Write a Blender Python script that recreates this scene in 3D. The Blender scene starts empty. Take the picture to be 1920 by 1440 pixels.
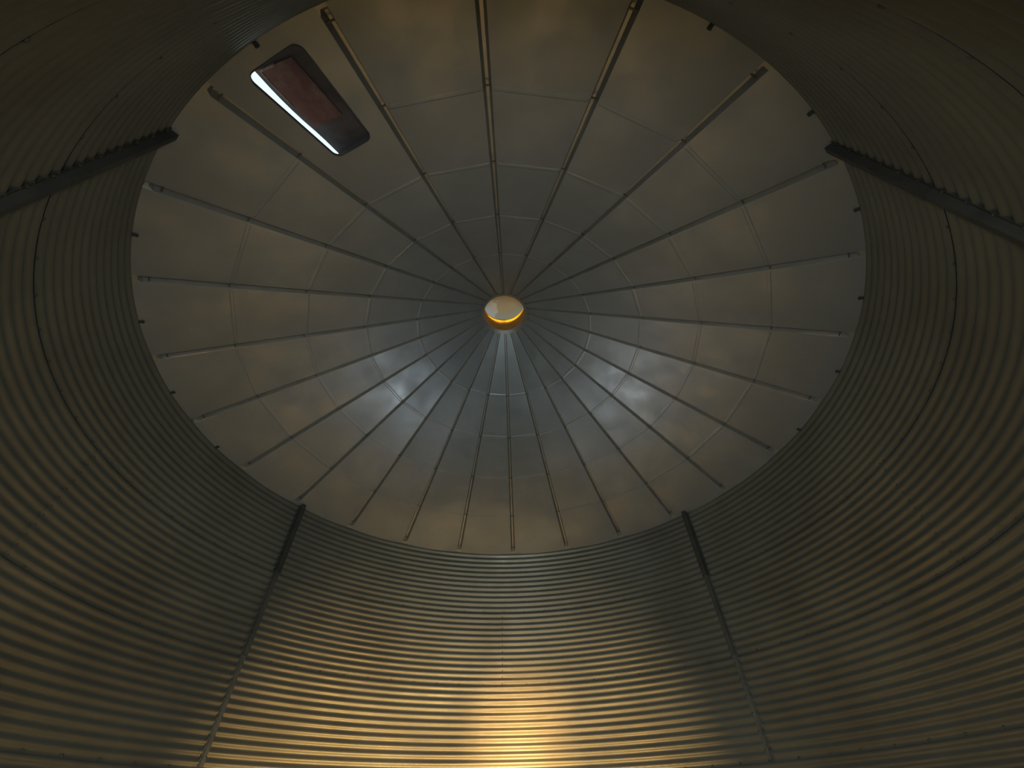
import bpy, bmesh, math, random
from mathutils import Vector, Matrix
random.seed(7)
S = bpy.context.scene
PI = math.pi
rad = math.radians

# ------------------------------------------------------------------ layout
R = 3.12                      # bin radius (m)
SLOPE = 0.609                 # roof rise per run
RING_H = 0.26116 * R          # one wall ring (12 corrugations)
N_RING = 5
EAVE = RING_H * N_RING        # floor at z = 0
HUB = 0.0886                  # hub opening radius / R
CAM = (0.07015, -0.96388, -0.91006)
CAM_AZ = 175.8
SEAMS = [-144.8, -59.9, 46.05, 135.2]          # bolted seams with inside stiffeners
RIB0 = 148.09
NRIB = 24

# ------------------------------------------------------------------ camera
f_px, yaw, pit, rol = 779.49, -0.0464, 0.82006, -0.02192
fw = Vector((math.sin(yaw)*math.cos(pit), math.cos(yaw)*math.cos(pit), math.sin(pit)))
rt0 = Vector((math.cos(yaw), -math.sin(yaw), 0))
up0 = rt0.cross(fw)
rt = rt0*math.cos(rol) + up0*math.sin(rol)
up = -rt0*math.sin(rol) + up0*math.cos(rol)
cd = bpy.data.cameras.new('camera')
cd.sensor_fit = 'HORIZONTAL'; cd.sensor_width = 36.0
cd.lens = f_px/1920*36.0
cd.clip_start = 0.01; cd.clip_end = 400
cam = bpy.data.objects.new('camera', cd)
S.collection.objects.link(cam)
cam.matrix_world = Matrix((( rt.x, up.x, -fw.x, CAM[0]*R),
                           ( rt.y, up.y, -fw.y, CAM[1]*R),
                           ( rt.z, up.z, -fw.z, CAM[2]*R + EAVE),
                           (0, 0, 0, 1)))
S.camera = cam

# ------------------------------------------------------------------ exposure, sky, sun, doorway daylight
vs = S.view_settings
vs.view_transform = 'Standard'; vs.look = 'None'; vs.gamma = 1.0
vs.use_curve_mapping = False
vs.exposure = 0.0

SUN_AZ, SUN_EL = 177.4, 2.1
w = bpy.data.worlds.new('sky'); S.world = w; w.use_nodes = True
nt = w.node_tree; nt.nodes.clear()
wo = nt.nodes.new('ShaderNodeOutputWorld'); bg = nt.nodes.new('ShaderNodeBackground')
bg.inputs['Color'].default_value = (0.74, 0.91, 0.93, 1)     # pale overcast evening sky
bg.inputs['Strength'].default_value = 1.2
nt.links.new(bg.outputs[0], wo.inputs[0])

def pol_(r, az, z): return Vector((r*math.sin(rad(az)), r*math.cos(rad(az)), z))
def light(name, kind, loc, direction, energy, color, **kw):
    d = bpy.data.lights.new(name, kind); d.energy = energy; d.color = color
    for k, v in kw.items(): setattr(d, k, v)
    o = bpy.data.objects.new(name, d); S.collection.objects.link(o)
    o.location = loc
    o.rotation_euler = Vector(direction).to_track_quat('-Z', 'Y').to_euler()
    return o
sd = Vector((math.sin(rad(SUN_AZ))*math.cos(rad(SUN_EL)), math.cos(rad(SUN_AZ))*math.cos(rad(SUN_EL)), math.sin(rad(SUN_EL))))
light('evening_sun', 'SUN', sd*30, -sd, 6.4, (1.0, 0.55, 0.18), angle=rad(7.0))
# daylight that comes in at the open door the photograph was taken from
dv = Vector((math.sin(rad(CAM_AZ)), math.cos(rad(CAM_AZ)), 0))
light('doorway_sky_light', 'AREA', dv*(R+0.04) + Vector((0, 0, 1.65)), -dv, 64.0, (0.86, 0.98, 0.96),
      shape='RECTANGLE', size=0.72, size_y=1.7)
# two low cool lights added for the roof highlights; no openings in the wall
for sx in (-1, 1):
    p0 = Vector((0.62*sx*R, 0.765*R, 0.60)); p1 = Vector((-0.457*sx*R, 0.203*R, EAVE+0.305*R))
    light('added_roof_glint_light', 'AREA', p0, p1-p0, 0.65, (0.86, 0.95, 1.0), shape="DISK", size=0.22, spread=rad(30))
# warm strip light added below the picture for the far wall's glow; no fixture
light('added_warm_light', 'AREA', pol_(0.46*R, -15, 0.70), (-0.22, 0.97, -0.06), 68.0, (1.0, 0.62, 0.22), shape='RECTANGLE', size=2.2, size_y=0.12, spread=rad(160))

# ------------------------------------------------------------------ materials
def mat(name, col, rough=0.5, metal=0.0, col2=None, scale=3.0, mix=(0.4, 0.7), rvar=0.0, bump=0.0, bscale=40, stretch=(1, 1, 1)):
    m = bpy.data.materials.new(name); m.use_nodes = True
    n = m.node_tree.nodes; l = m.node_tree.links
    b = n['Principled BSDF']
    b.inputs['Metallic'].default_value = metal
    b.inputs['Roughness'].default_value = rough
    b.inputs['Base Color'].default_value = (*col, 1)
    tc = n.new('ShaderNodeTexCoord'); mp = n.new('ShaderNodeMapping'); mp.inputs['Scale'].default_value = stretch
    l.new(tc.outputs['Object'], mp.inputs[0])
    ns = n.new('ShaderNodeTexNoise'); ns.inputs['Scale'].default_value = scale; ns.inputs['Detail'].default_value = 6; ns.inputs['Roughness'].default_value = 0.6
    l.new(mp.outputs[0], ns.inputs['Vector'])
    if col2 is not None:
        mr = n.new('ShaderNodeMapRange'); mr.inputs[1].default_value = mix[0]; mr.inputs[2].default_value = mix[1]
        l.new(ns.outputs[0], mr.inputs[0])
        mx = n.new('ShaderNodeMix'); mx.data_type = 'RGBA'
        mx.inputs[6].default_value = (*col, 1); mx.inputs[7].default_value = (*col2, 1)
        l.new(mr.outputs[0], mx.inputs[0]); l.new(mx.outputs[2], b.inputs['Base Color'])
    if rvar:
        n2 = n.new('ShaderNodeTexNoise'); n2.inputs['Scale'].default_value = scale*2.3; n2.inputs['Detail'].default_value = 4
        l.new(mp.outputs[0], n2.inputs['Vector'])
        r2 = n.new('ShaderNodeMapRange'); r2.inputs[1].default_value = 0.3; r2.inputs[2].default_value = 0.7
        r2.inputs[3].default_value = rough-rvar; r2.inputs[4].default_value = rough+rvar
        l.new(n2.outputs[0], r2.inputs[0]); l.new(r2.outputs[0], b.inputs['Roughness'])
    if bump:
        n3 = n.new('ShaderNodeTexNoise'); n3.inputs['Scale'].default_value = bscale; n3.inputs['Detail'].default_value = 3
        l.new(mp.outputs[0], n3.inputs['Vector'])
        bp = n.new('ShaderNodeBump'); bp.inputs['Strength'].default_value = bump; bp.inputs['Distance'].default_value = 0.01
        l.new(n3.outputs[0], bp.inputs['Height']); l.new(bp.outputs[0], b.inputs['Normal'])
    return m
M_wall = mat('galvanised_wall_steel', (0.25, 0.245, 0.20), 0.43, 0.62, (0.19, 0.178, 0.145), 1.2, (0.35, 0.7), 0.06)
M_roof = mat('galvanised_roof_steel', (0.27, 0.295, 0.32), 0.41, 0.48, (0.335, 0.365, 0.395), 1.6, (0.45, 0.75), 0.08)
M_rib = mat('roof_rib_steel', (0.40, 0.395, 0.375), 0.42, 0.7, (0.34, 0.335, 0.315), 4.0)
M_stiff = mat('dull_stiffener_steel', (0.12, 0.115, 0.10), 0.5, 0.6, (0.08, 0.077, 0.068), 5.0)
M_stiff_mid = mat('stiffener_steel_mid_lit', (0.17, 0.16, 0.14), 0.5, 0.6, (0.12, 0.11, 0.10), 5.0)  # lighter copy for the second ring, light from below put into the colour
M_stiff_low = mat('stiffener_steel_low_lit', (0.26, 0.25, 0.21), 0.45, 0.6, (0.15, 0.14, 0.12), 5.0)  # lightest copy for the third ring, light from below painted in
M_bolt = mat('bolt_steel', (0.10, 0.095, 0.085), 0.5, 0.5, (0.14, 0.12, 0.10), 30)
M_clip = mat('eave_clip_steel', (0.10, 0.10, 0.09), 0.6, 0.4, (0.06, 0.06, 0.055), 12)
M_crescent = mat('lit_crescent_yellow', (0.95, 0.80, 0.05), 0.45, 0.0, (0.88, 0.66, 0.04), 9, (0.5, 0.8))  # yellow paint for the collar's sunlit crescent
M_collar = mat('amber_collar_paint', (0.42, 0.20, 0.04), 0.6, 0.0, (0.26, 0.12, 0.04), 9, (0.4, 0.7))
M_lid = mat('cap_underside_dust', (0.48, 0.42, 0.32), 0.7, 0.0, (0.78, 0.79, 0.75), 3.0)
M_curb = mat('hatch_frame_steel', (0.115, 0.11, 0.125), 0.55, 0.3, (0.075, 0.07, 0.08), 7, (0.4, 0.7))
M_rust = mat('hatch_lid_red_oxide', (0.17, 0.075, 0.065), 0.75, 0.0, (0.25, 0.15, 0.14), 9, (0.42, 0.7), bump=0.3)
M_floor = mat('dusty_concrete', (0.20, 0.19, 0.155), 0.8, 0.0, (0.15, 0.142, 0.115), 2.0, (0.35, 0.7), bump=0.3)
M_ground = mat('farmyard_dirt', (0.30, 0.23, 0.14), 0.95, 0.0, (0.22, 0.17, 0.10), 0.6, (0.35, 0.7))

# the dusty cap: white paint left along one side with a ragged edge
def cap_material():
    m = bpy.data.materials.new('dusty_cap_underside'); m.use_nodes = True
    n = m.node_tree.nodes; l = m.node_tree.links; b = n['Principled BSDF']
    b.inputs['Roughness'].default_value = 0.7
    tc = n.new('ShaderNodeTexCoord'); sx = n.new('ShaderNodeSeparateXYZ'); l.new(tc.outputs['Object'], sx.inputs[0])
    ns = n.new('ShaderNodeTexNoise'); ns.inputs['Scale'].default_value = 11; ns.inputs['Detail'].default_value = 5
    l.new(tc.outputs['Object'], ns.inputs['Vector'])
    a1 = n.new('ShaderNodeMath'); a1.operation = 'MULTIPLY_ADD'; a1.inputs[1].default_value = 0.30; l.new(ns.outputs[0], a1.inputs[0]); l.new(sx.outputs['X'], a1.inputs[2])
    mr = n.new('ShaderNodeMapRange'); mr.inputs[1].default_value = 0.01; mr.inputs[2].default_value = 0.035; mr.inputs[3].default_value = 1; mr.inputs[4].default_value = 0
    l.new(a1.outputs[0], mr.inputs[0])
    n2 = n.new('ShaderNodeTexNoise'); n2.inputs['Scale'].default_value = 6; n2.inputs['Detail'].default_value = 4; l.new(tc.outputs['Object'], n2.inputs['Vector'])
    mb = n.new('ShaderNodeMix'); mb.data_type = 'RGBA'; mb.inputs[6].default_value = (0.60, 0.56, 0.47, 1); mb.inputs[7].default_value = (0.76, 0.69, 0.54, 1); l.new(n2.outputs[0], mb.inputs[0])
    mx = n.new('ShaderNodeMix'); mx.data_type = 'RGBA'; mx.inputs[7].default_value = (0.90, 0.92, 0.91, 1)
    l.new(mb.outputs[2], mx.inputs[6]); l.new(mr.outputs[0], mx.inputs[0]); l.new(mx.outputs[2], b.inputs['Base Color'])
    return m
M_cap = cap_material()

# ------------------------------------------------------------------ helpers
def link_mesh(name, verts, faces, m, parent=None, smooth=False, **props):
    me = bpy.data.meshes.new(name); me.from_pydata([tuple(v) for v in verts], [], faces); me.update()
    me.materials.append(m)
    if smooth: me.polygons.foreach_set('use_smooth', [True]*len(me.polygons))
    o = bpy.data.objects.new(name, me); S.collection.objects.link(o)
    if parent: o.parent = parent
    for k, v in props.items(): o[k] = v
    return o
def empty(name, loc=(0, 0, 0), **props):
    o = bpy.data.objects.new(name, None); S.collection.objects.link(o); o.location = loc
    for k, v in props.items(): o[k] = v
    return o
def pol(r, az, z): return Vector((r*math.sin(rad(az)), r*math.cos(rad(az)), z))
class MB:
    def __init__(s): s.v = []; s.f = []
    def box(s, c, ax, ay, az):       # centre and three half-axis vectors
        i = len(s.v)
        for x, y, z in ((-1,-1,-1),(1,-1,-1),(1,1,-1),(-1,1,-1),(-1,-1,1),(1,-1,1),(1,1,1),(-1,1,1)):
            s.v.append(Vector(c)+ax*x+ay*y+az*z)
        s.f += [(i,i+3,i+2,i+1),(i+4,i+5,i+6,i+7),(i,i+1,i+5,i+4),(i+1,i+2,i+6,i+5),(i+2,i+3,i+7,i+6),(i+3,i,i+4,i+7)]
    def stud(s, c, n, r, h, k=6):    # small bolt head
        n = Vector(n).normalized(); t = n.orthogonal().normalized(); b = n.cross(t); i = len(s.v)
        for q, rr in ((0, r), (h*0.7, r), (h, r*0.6)):
            for j in range(k): s.v.append(Vector(c)+n*q+(t*math.cos(2*PI*j/k)+b*math.sin(2*PI*j/k))*rr)
        for lv in (0, 1):
            for j in range(k):
                j2 = (j+1) % k; s.f.append((i+lv*k+j, i+lv*k+j2, i+(lv+1)*k+j2, i+(lv+1)*k+j))
        s.f.append(tuple(i+2*k+j for j in range(k)))
    def sweep(s, sections, closed=False, cap=True):
        i = len(s.v); m = len(sections[0])
        for sec in sections: s.v += sec
        for a in range(len(sections)-1):
            for j in range(m if closed else m-1):
                j2 = (j+1) % m
                s.f.append((i+a*m+j, i+a*m+j2, i+(a+1)*m+j2, i+(a+1)*m+j))
        if cap and closed:
            s.f.append(tuple(i+j for j in reversed(range(m)))); e = i+(len(sections)-1)*m; s.f.append(tuple(e+j for j in range(m)))
    def build(s, name, m, parent=None, smooth=False, **props): return link_mesh(name, s.v, s.f, m, parent, smooth, **props)

# ------------------------------------------------------------------ floor and ground
fl = MB(); NS = 96
fl.sweep([[pol(R*1.02, 360*j/NS, -0.10) for j in range(NS)], [pol(R*1.02, 360*j/NS, 0.0) for j in range(NS)]], closed=True)
fl.build('floor', M_floor, kind='structure')
link_mesh('ground', [(-60, -60, -0.12), (60, -60, -0.12), (60, 60, -0.12), (-60, 60, -0.12)], [(0, 1, 2, 3)], M_ground, kind='structure')

# ------------------------------------------------------------------ corrugated wall
AMP = 0.0068
PITCH = RING_H/12
def wall_r(z): return R + AMP*math.cos(2*PI*(EAVE-z)/PITCH)      # crest outward at each ring joint
wall = empty('wall_round', (0, 0, 0), kind='structure')
DOOR_HALF, DOOR_LO, DOOR_HI = 7.4, 0.12, 2.60
def in_door(az, z):
    d = (az-CAM_AZ+180) % 360-180
    return abs(d) < DOOR_HALF and DOOR_LO < z < DOOR_HI
def sheet(i, a0, a1):
    top = EAVE-i*RING_H; bot = top-RING_H
    top += 0.030
    bot -= 0.018                                               # lower edge laps over the ring below
    n_z = 12*10+2; n_a = max(4, int((a1-a0)/1.5))
    lap = 0.9
    V = []; F = []
    off = -0.003
    for a in range(n_a+1):
        az = a0-lap + (a1-a0+lap+2.2)*a/n_a
        e = 0.0 if a > 0 else off                              # left edge stands proud of its neighbour
        ro = off*max(0, 1-(az-(a0-lap))/3.0)
        for k in range(n_z+1):
            z = top+(bot-top)*k/n_z
            q = max(0, 1-(z-bot)/0.045); lift = -0.0035*q*q*(3-2*q)               # lap at the foot
            V.append(pol(wall_r(z)+ro+lift, az, z))
    m = n_z+1
    for a in range(n_a):
        azm = a0-lap + (a1-a0+lap+2.2)*(a+.5)/n_a
        for k in range(n_z):
            zm = top+(bot-top)*(k+.5)/n_z
            if in_door(azm, zm): continue
            F.append((a*m+k, (a+1)*m+k, (a+1)*m+k+1, a*m+k+1))
    return link_mesh('wall_sheet', V, F, M_wall, wall, smooth=True)
MID = [-102.0, -4.5, 90.0, 166.0]
for i in range(N_RING):
    b = sorted(SEAMS) if i % 2 == 0 else sorted(SEAMS+MID)
    for a0, a1 in zip(b, b[1:]+[b[0]+360]): sheet(i, a0, a1)

# bolts: one row per ring joint, one column per seam
for i in range(1, N_RING):
    z = EAVE-i*RING_H; mb = MB()
    for j in range(72):
        az = 5*j+0.6
        if in_door(az, z): continue
        mb.stud(pol(wall_r(z)-0.005, az, z-0.004), -pol(1, az, 0), 0.009, 0.008)
    mb.build('bolt_row', M_bolt, wall, kind='stuff')
for i in range(1, N_RING, 2):
    for az in MID:
        mb = MB()
        for k in range(13):
            z = EAVE-i*RING_H-k*PITCH+0.004
            if not in_door(az, z): mb.stud(pol(wall_r(z)-0.003, az-0.35, z), -pol(1, az, 0), 0.0065, 0.006)
        mb.build('bolt_column', M_bolt, wall, kind='stuff')

# inside stiffeners over the bolted seams: hat channels, lighter gauge below the top ring
for az in SEAMS:
    for i in range(3):
        wdt, dep = ((0.050, 0.048), (0.036, 0.030), (0.026, 0.018))[i] if abs(az) < 90 else ((0.045, 0.046), (0.043, 0.044), (0.041, 0.042))[i]
        z1 = EAVE-i*RING_H-(0.0 if i else -0.015); z0 = EAVE-(i+1)*RING_H
        er = pol(1, az, 0); et = Vector((math.cos(rad(az)), -math.sin(rad(az)), 0))
        prof = [(-1.0, 0.009), (-0.62, 0.009), (-0.46, dep), (0.46, dep), (0.62, 0.009), (1.0, 0.009),
                (1.0, 0.006), (0.60, 0.006), (0.44, dep-0.003), (-0.44, dep-0.003), (-0.60, 0.006), (-1.0, 0.006)]
        secs = []
        for z in (z0, z1):
            secs.append([er*(R-d)+et*(x*wdt)+Vector((0, 0, z)) for x, d in prof])
        mb = MB(); mb.sweep(secs, closed=True)
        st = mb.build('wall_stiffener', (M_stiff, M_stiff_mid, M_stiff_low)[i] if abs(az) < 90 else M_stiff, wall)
        bb = MB()
        for k in range(1, 12, 2):
            for sx in (-0.8, 0.8):
                bb.stud(er*(R-0.009)+et*(sx*wdt)+Vector((0, 0, z1-k*PITCH)), -er, 0.0065, 0.006)
        bb.build('stiffener_bolts', M_bolt, st, kind='stuff')

# door frame of the opening behind the camera
dr = empty('door_1', tuple(dv*R), kind='structure')
dt = Vector((math.cos(rad(CAM_AZ)), -math.sin(rad(CAM_AZ)), 0)); hw = R*math.sin(rad(DOOR_HALF))
for nm, c, ax, az_ in (('door_jamb', -dt*hw+Vector((0, 0, (DOOR_LO+DOOR_HI)/2)), 0.03, (DOOR_HI-DOOR_LO)/2+0.05),
                       ('door_jamb', dt*hw+Vector((0, 0, (DOOR_LO+DOOR_HI)/2)), 0.03, (DOOR_HI-DOOR_LO)/2+0.05),
                       ('door_head', Vector((0, 0, DOOR_HI+0.02)), hw+0.03, 0.035), ('door_sill', Vector((0, 0, DOOR_LO-0.02)), hw+0.03, 0.035)):
    mb = MB(); mb.box(c, dt*ax, dv*0.05, Vector((0, 0, az_))); mb.build(nm, M_stiff, dr)

# ------------------------------------------------------------------ roof: 24 flat panels between raised ribs
ceil = empty('ceiling', (0, 0, 0), kind='structure')
def zc(r): return EAVE+SLOPE*(1-r)*R
def rib_az(k): return RIB0-15.0*k
def half_w(r): return R*(0.0042+0.0058*(r-HUB)/(1-HUB))
def facet(k):          # local frame of the panel between ribs k and k+1: t tangential (towards rib k+1), d down-slope, n outward
    am = rib_az(k)-7.5
    er = pol(1, am, 0); t = Vector((-math.cos(rad(am)), math.sin(rad(am)), 0))
    c = math.cos(rad(7.5))
    d = Vector((er.x*c, er.y*c, -SLOPE)); dl = d.length; d /= dl
    n = d.cross(t); n = n if n.z > 0 else -n
    apex = Vector((0, 0, EAVE+SLOPE*R))
    return apex, d, t, n, dl     # point at rib radius r: apex + d*(dl*r*R) + t*...
def panel_pt(k, r, tau, off=0.0):
    apex, d, t, n, dl = facet(k)
    hc = r*R*math.sin(rad(7.5))-half_w(r)
    return apex+d*(dl*r*R)+t*(hc*tau)+n*off
HATCH_K = 20
H_R0, H_R1 = 0.797, 0.979
BEADS = [j/6 for j in range(2, 6)]
def bead_us(r0, r1):
    us = [(r0, 0.0)]
    for b in BEADS:
        if r0+0.01 < b < r1-0.01:
            us += [(b-0.0050, 0), (b-0.0022, -0.0019), (b+0.0022, -0.0019), (b+0.0050, 0)]
    us.append((r1, 0.0)); return us
def strip(k, us, V, F):
    i = len(V)
    for r, o in us:
        tm = 0.93
        V += [panel_pt(k, r, -1), panel_pt(k, r, -tm, o), panel_pt(k, r, tm, o), panel_pt(k, r, 1)]
    for a in range(len(us)-1):
        for j in range(3): F.append((i+a*4+j, i+a*4+j+1, i+a*4+4+j+1, i+a*4+4+j))
def rounded(w0, w1, l, r, seg=6):       # tapered rounded outline: x tangential, y down-slope; w0 half width uphill, w1 half width downhill
    pts = []
    cs = [(-w0+r, -l+r, 180), (w0-r, -l+r, 270), (w1-r, l-r, 0), (-w1+r, l-r, 90)]
    for cx, cy, a in cs:
        for j in range(seg+1):
            q = rad(a+90*j/seg); pts.append((cx+r*math.cos(q), cy+r*math.sin(q)))
    return pts
apexH, dH, tH, nH, dlH = facet(HATCH_K)
HC_R = (H_R0+H_R1)/2
HL = dlH*(H_R1-H_R0)*R/2
HTC = 0.004                              # small sideways offset of the hatch in its panel
hatch_o = apexH+dH*(dlH*HC_R*R)+tH*HTC
HW0, HW1, HRND = 0.150, 0.182, 0.05
def hp(x, y, z=0.0): return hatch_o+tH*x+dH*y+nH*z
for k in range(NRIB):
    if k == HATCH_K:
        V = []; F = []; strip(k, bead_us(HUB, 0.775), V, F); strip(k, [(0.994, 0), (1.045, 0)], V, F)
        bm = bmesh.new()
        outer = [panel_pt(k, 0.775, -1), panel_pt(k, 0.775, 1), panel_pt(k, 0.994, 1), panel_pt(k, 0.994, -1)]
        inner = [hp(x, y) for x, y in rounded(HW0, HW1, HL, HRND)]
        for loop in (outer, inner):
            vs_ = [bm.verts.new(p) for p in loop]
            for a in range(len(vs_)): bm.edges.new((vs_[a], vs_[(a+1) % len(vs_)]))
        bmesh.ops.triangle_fill(bm, use_beauty=True, use_dissolve=False, edges=bm.edges[:])
        i = len(V); bm.verts.index_update()
        V += [v.co.copy() for v in bm.verts]; F += [tuple(i+v.index for v in f.verts) for f in bm.faces]
        bm.free()
        link_mesh('roof_panel', V, F, M_roof, ceil)
    else:
        V = []; F = []; strip(k, bead_us(HUB, 1.045), V, F)
        link_mesh('roof_panel', V, F, M_roof, ceil)
# ribs: troughs folded up between the panels, closed just short of the wall
rbolts = MB()
OPEN_RIBS = (19, 16)
for k in range(NRIB):
    az = rib_az(k); t = Vector((-math.cos(rad(az)), math.sin(rad(az)), 0)); er = pol(1, az, 0)
    n = (er*SLOPE+Vector((0, 0, 1))).normalized()
    V = []; F = []
    rs = [HUB, 0.25, 0.5, 0.75, 0.985, 0.9935, 1.045]; hs = [0.016, 0.026, 0.034, 0.040, 0.044, 0.0, 0.0]
    if k in OPEN_RIBS: hs = [0.016, 0.026, 0.034, 0.040, 0.044, 0.010, 0.012]
    for r, h in zip(rs, hs):
        p = er*(r*R)+Vector((0, 0, zc(r))); hwid = half_w(r)
        V += [p-t*(hwid+0.004), p-t*hwid, p-t*(hwid*0.34)+n*h, p+t*(hwid*0.34)+n*h, p+t*hwid, p+t*(hwid+0.004)]
    for a in range(len(rs)-1):
        for j in range(5): F.append((a*6+j, a*6+j+1, a*6+6+j+1, a*6+6+j))
    link_mesh('roof_rib', V, F, M_rib, ceil)
    for r in (0.335, 0.503, 0.67, 0.835, 0.975):
        p = er*(r*R)+Vector((0, 0, zc(r)))
        rbolts.box(p+n*0.012, t*half_w(r)*0.8, (er-Vector((0, 0, SLOPE))).normalized()*0.005, n*0.003)
rbolts.build('rib_fastener', M_bolt, ceil, kind='stuff')
# eave clips: small dark brackets between roof and wall, one per panel
for k in range(NRIB):
    for da in (-7.5,):
        az = rib_az(k)+da
        if abs((az+180) % 360-180) < 70: continue
        er = pol(1, az, 0); t = Vector((math.cos(rad(az)), -math.sin(rad(az)), 0))
        mb = MB(); mb.box(er*(R-0.016)+Vector((0, 0, EAVE-0.012)), t*0.010, er*0.016, Vector((0, 0, 0.008)))
        mb.box(er*(R-0.006)+Vector((0, 0, EAVE-0.026)), t*0.008, er*0.004, Vector((0, 0, 0.010)))
        mb.build('eave_clip', M_clip, ceil)
# hub ring under the panel tips
mb = MB(); secs = []
for j in range(49):
    az = 360*j/48; r0, r1 = HUB*R-0.012, HUB*R+0.030
    secs.append([pol(r0, az, zc(HUB)+0.014), pol(r0, az, zc(HUB)-0.002), pol(r1, az, zc(r1/R)-0.007), pol(r1, az, zc(r1/R)+0.03)])
mb.sweep(secs, closed=True, cap=False); mb.build('hub_ring', M_rib, ceil, smooth=False)

# ------------------------------------------------------------------ fill cap over the hub
zh = zc(HUB); rc = HUB*R-0.006
cap = empty('fill_cap', (0, 0, zh), label='round dusty fill cap with lid and amber collar at the peak of the roof', category='vent')
TILT = 0.17
def tz(az): return TILT*HUB*R*math.cos(rad(az-38))       # rim and lid rise away from the door side
def ring_mesh(prof, n=64):
    m = MB(); m.sweep([[pol(r, 360*j/n, z+(tz(360*j/n) if z > 0.1 else 0)) for r, z in prof] for j in range(n+1)], closed=True, cap=False); return m
COL_H, GAP = 0.235, 0.075
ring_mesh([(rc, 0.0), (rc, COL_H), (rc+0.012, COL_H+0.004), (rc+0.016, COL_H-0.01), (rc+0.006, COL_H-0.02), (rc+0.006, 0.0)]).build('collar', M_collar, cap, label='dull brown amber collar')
# yellow band cut to the sunlit crescent's shape, its brightness put into the paint
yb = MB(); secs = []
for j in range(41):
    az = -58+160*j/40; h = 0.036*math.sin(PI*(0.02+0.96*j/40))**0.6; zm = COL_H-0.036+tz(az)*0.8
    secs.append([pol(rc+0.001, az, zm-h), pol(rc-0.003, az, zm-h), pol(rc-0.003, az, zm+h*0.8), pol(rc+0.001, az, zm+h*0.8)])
yb.sweep(secs, closed=True); yb.build('lit_crescent_band', M_crescent, cap, label='yellow band shaped as the sunlit crescent inside the collar')
lid = MB(); n = 48; rings = [(0.36, COL_H+GAP-0.012), (0.36, COL_H+GAP), (0.20, COL_H+GAP+0.035), (0.02, COL_H+GAP+0.06), (0.02, COL_H+GAP+0.075), (0.36, COL_H+GAP+0.012), (0.372, COL_H+GAP), (0.372, COL_H+GAP-0.012)]
lid.sweep([[pol(r, 360*j/n, z+tz(360*j/n)*r/(HUB*R)) for r, z in rings] for j in range(n+1)], closed=True, cap=False)
i = len(lid.v)
for z in (COL_H+GAP+0.06, COL_H+GAP+0.075):
    q = len(lid.v); lid.v += [pol(0.021, 360*j/n, z+tz(360*j/n)*0.021/(HUB*R)) for j in range(n)]; lid.f.append(tuple(q+j for j in range(n)))
lid.build('cap_lid', M_cap, cap, label='dusty cream lid with a ragged white patch')
for az in (110, 180, 250):
    b = MB(); er = pol(1, az, 0); t = Vector((er.y, -er.x, 0))
    b.box(er*(rc+0.020)+Vector((0, 0, COL_H+0.02+tz(az))), t*0.012, er*0.003, Vector((0, 0, GAP/2+0.045))); b.build('cap_bracket', M_stiff, cap)

# ------------------------------------------------------------------ roof hatch, lid ajar on its left side
hat = empty('roof_hatch', tuple(hatch_o), label='open rectangular roof hatch with rusty red lid ajar, daylight along its left edge', category='hatch')
def hl(x, y, z=0.0): return tH*x+dH*y+nH*z
rot = hat  # children use coordinates relative to the hatch origin
out_o = rounded(HW0+0.004, HW1+0.004, HL+0.004, HRND+0.004); out_i = rounded(HW0, HW1, HL, HRND)
# which way is the open side: the side of the picture's left, away from the camera axis
LEFT = 1.0 if (tH.dot(Vector((-1, 0, 0))) > 0) else -1.0
nseg = len(out_i)
cb = MB(); secs = []
for j in range(nseg+1):
    (xi, yi), (xo, yo) = out_i[j % nseg], out_o[j % nseg]
    h = 0.012 if xi*LEFT > 0.10 else 0.03
    secs.append([hl(xi, yi, -0.006), hl(xi, yi, h), hl(xo, yo, h), hl(xo, yo, -0.006)])
cb.sweep(secs, closed=True, cap=False); cb.build('hatch_curb', M_curb, hat)
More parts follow.
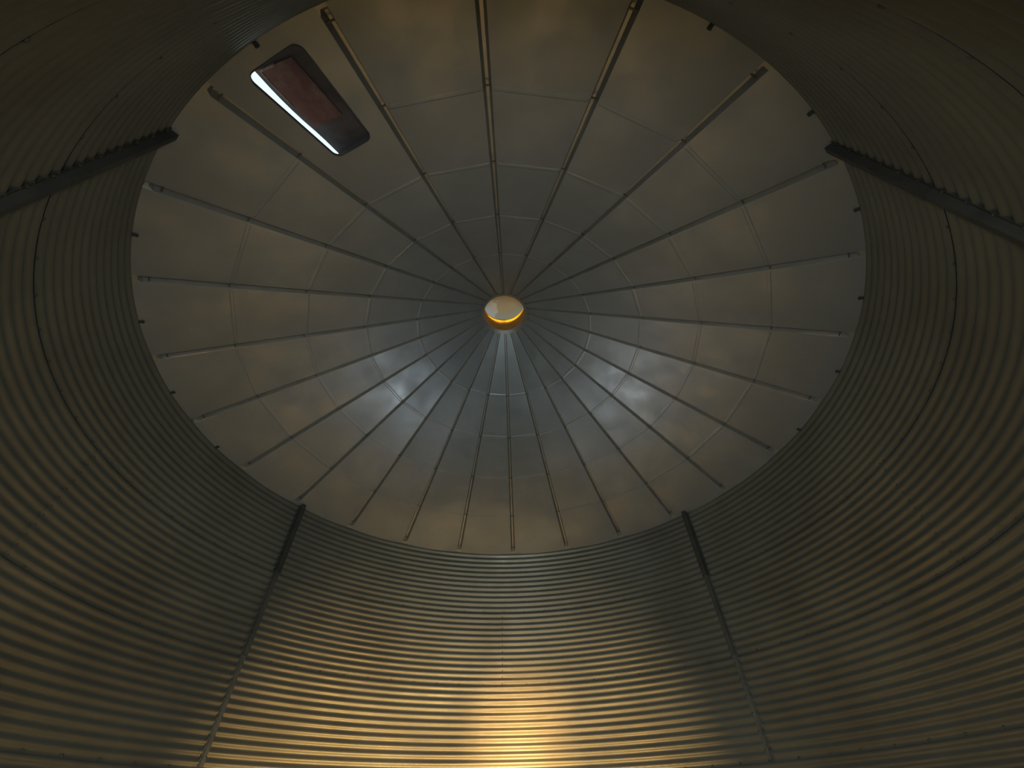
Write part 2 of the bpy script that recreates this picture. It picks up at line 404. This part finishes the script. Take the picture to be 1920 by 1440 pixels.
# lid plate with lips on three sides
def lid_h(x, y):
    side = (x*LEFT+0.18)/0.36
    return 0.034+side*(0.045+0.05*(y+HL)/(2*HL))
W = 0.205; L2 = HL+0.03
def lp(x, y, dz=0.0): return hl(x*LEFT, y, lid_h(x*LEFT, y)+dz)
EDGE_L = 0.178
def edge(y): return (0.160+0.029*(y+HL)/(2*HL)+0.017*max(0, 1-((y-0.15*HL)/(0.75*HL))**2))
grid_y = [-L2, -HL*0.75, -HL*0.5, -HL*0.25, 0, HL*0.25, HL*0.5, HL*0.75, L2]
pl = MB()
secs = [[lp(-W, y), lp(edge(y), y), lp(edge(y), y, 0.006), lp(-W, y, 0.006)] for y in grid_y]
pl.sweep(secs, closed=True); pl.build('hatch_lid', M_curb, hat)
lips = MB()
lips.box((lp(-W, -L2)+lp(-W, L2))/2-nH*0.010, dH*L2, tH*0.004, nH*0.014)
for y in (-L2, L2):
    a, b = lp(-W, y), lp(edge(y), y)
    a0, b0 = hl(-W*LEFT, y, 0.004), hl(edge(y)*LEFT, y, 0.004)
    i = len(lips.v); e = dH*0.006*(1 if y > 0 else -1)
    lips.v += [a0, b0, b, a, a0+e, b0+e, b+e, a+e]
    lips.f += [(i,i+1,i+2,i+3),(i+7,i+6,i+5,i+4),(i,i+4,i+5,i+1),(i+1,i+5,i+6,i+2),(i+2,i+6,i+7,i+3),(i+3,i+7,i+4,i)]
lips.build('hatch_lid_lip', M_curb, hat)
# rust-red inner face of the lid, standing a little below the frame of the lid
rp = MB()
ys = [-HL*0.40, 0, HL*0.35, HL*0.80]
rp.sweep([[lp(-0.075, y, -0.012), lp(edge(y)-0.035, y, -0.012), lp(edge(y)-0.035, y, -0.001), lp(-0.075, y, -0.001)] for y in ys], closed=True)
rp.build('hatch_inner_panel', M_rust, hat, label='rust red inner panel of the lid')
# pale strips along the left and eave sides of that panel
M_edge = mat('pale_edge_paint', (0.46, 0.36, 0.30), 0.6, 0.0, (0.20, 0.12, 0.10), 14, (0.35, 0.6))
ed = MB()
x1 = lambda y: edge(y)-0.035
ed.sweep([[lp(x1(y)-0.003, y, -0.016), lp(x1(y)+0.004, y, -0.016), lp(x1(y)+0.004, y, -0.002), lp(x1(y)-0.003, y, -0.002)] for y in (HL*0.10, HL*0.35, HL*0.55, HL*0.80)], closed=True)
y1 = HL*0.80
ed.sweep([[lp(x, y1-0.006, -0.016), lp(x, y1+0.005, -0.016), lp(x, y1+0.005, -0.002), lp(x, y1-0.006, -0.002)] for x in (x1(y1)+0.004, 0.07, 0.045)], closed=True)
ed.build('hatch_panel_edge', M_edge, hat, label='pale edge of the inner panel')
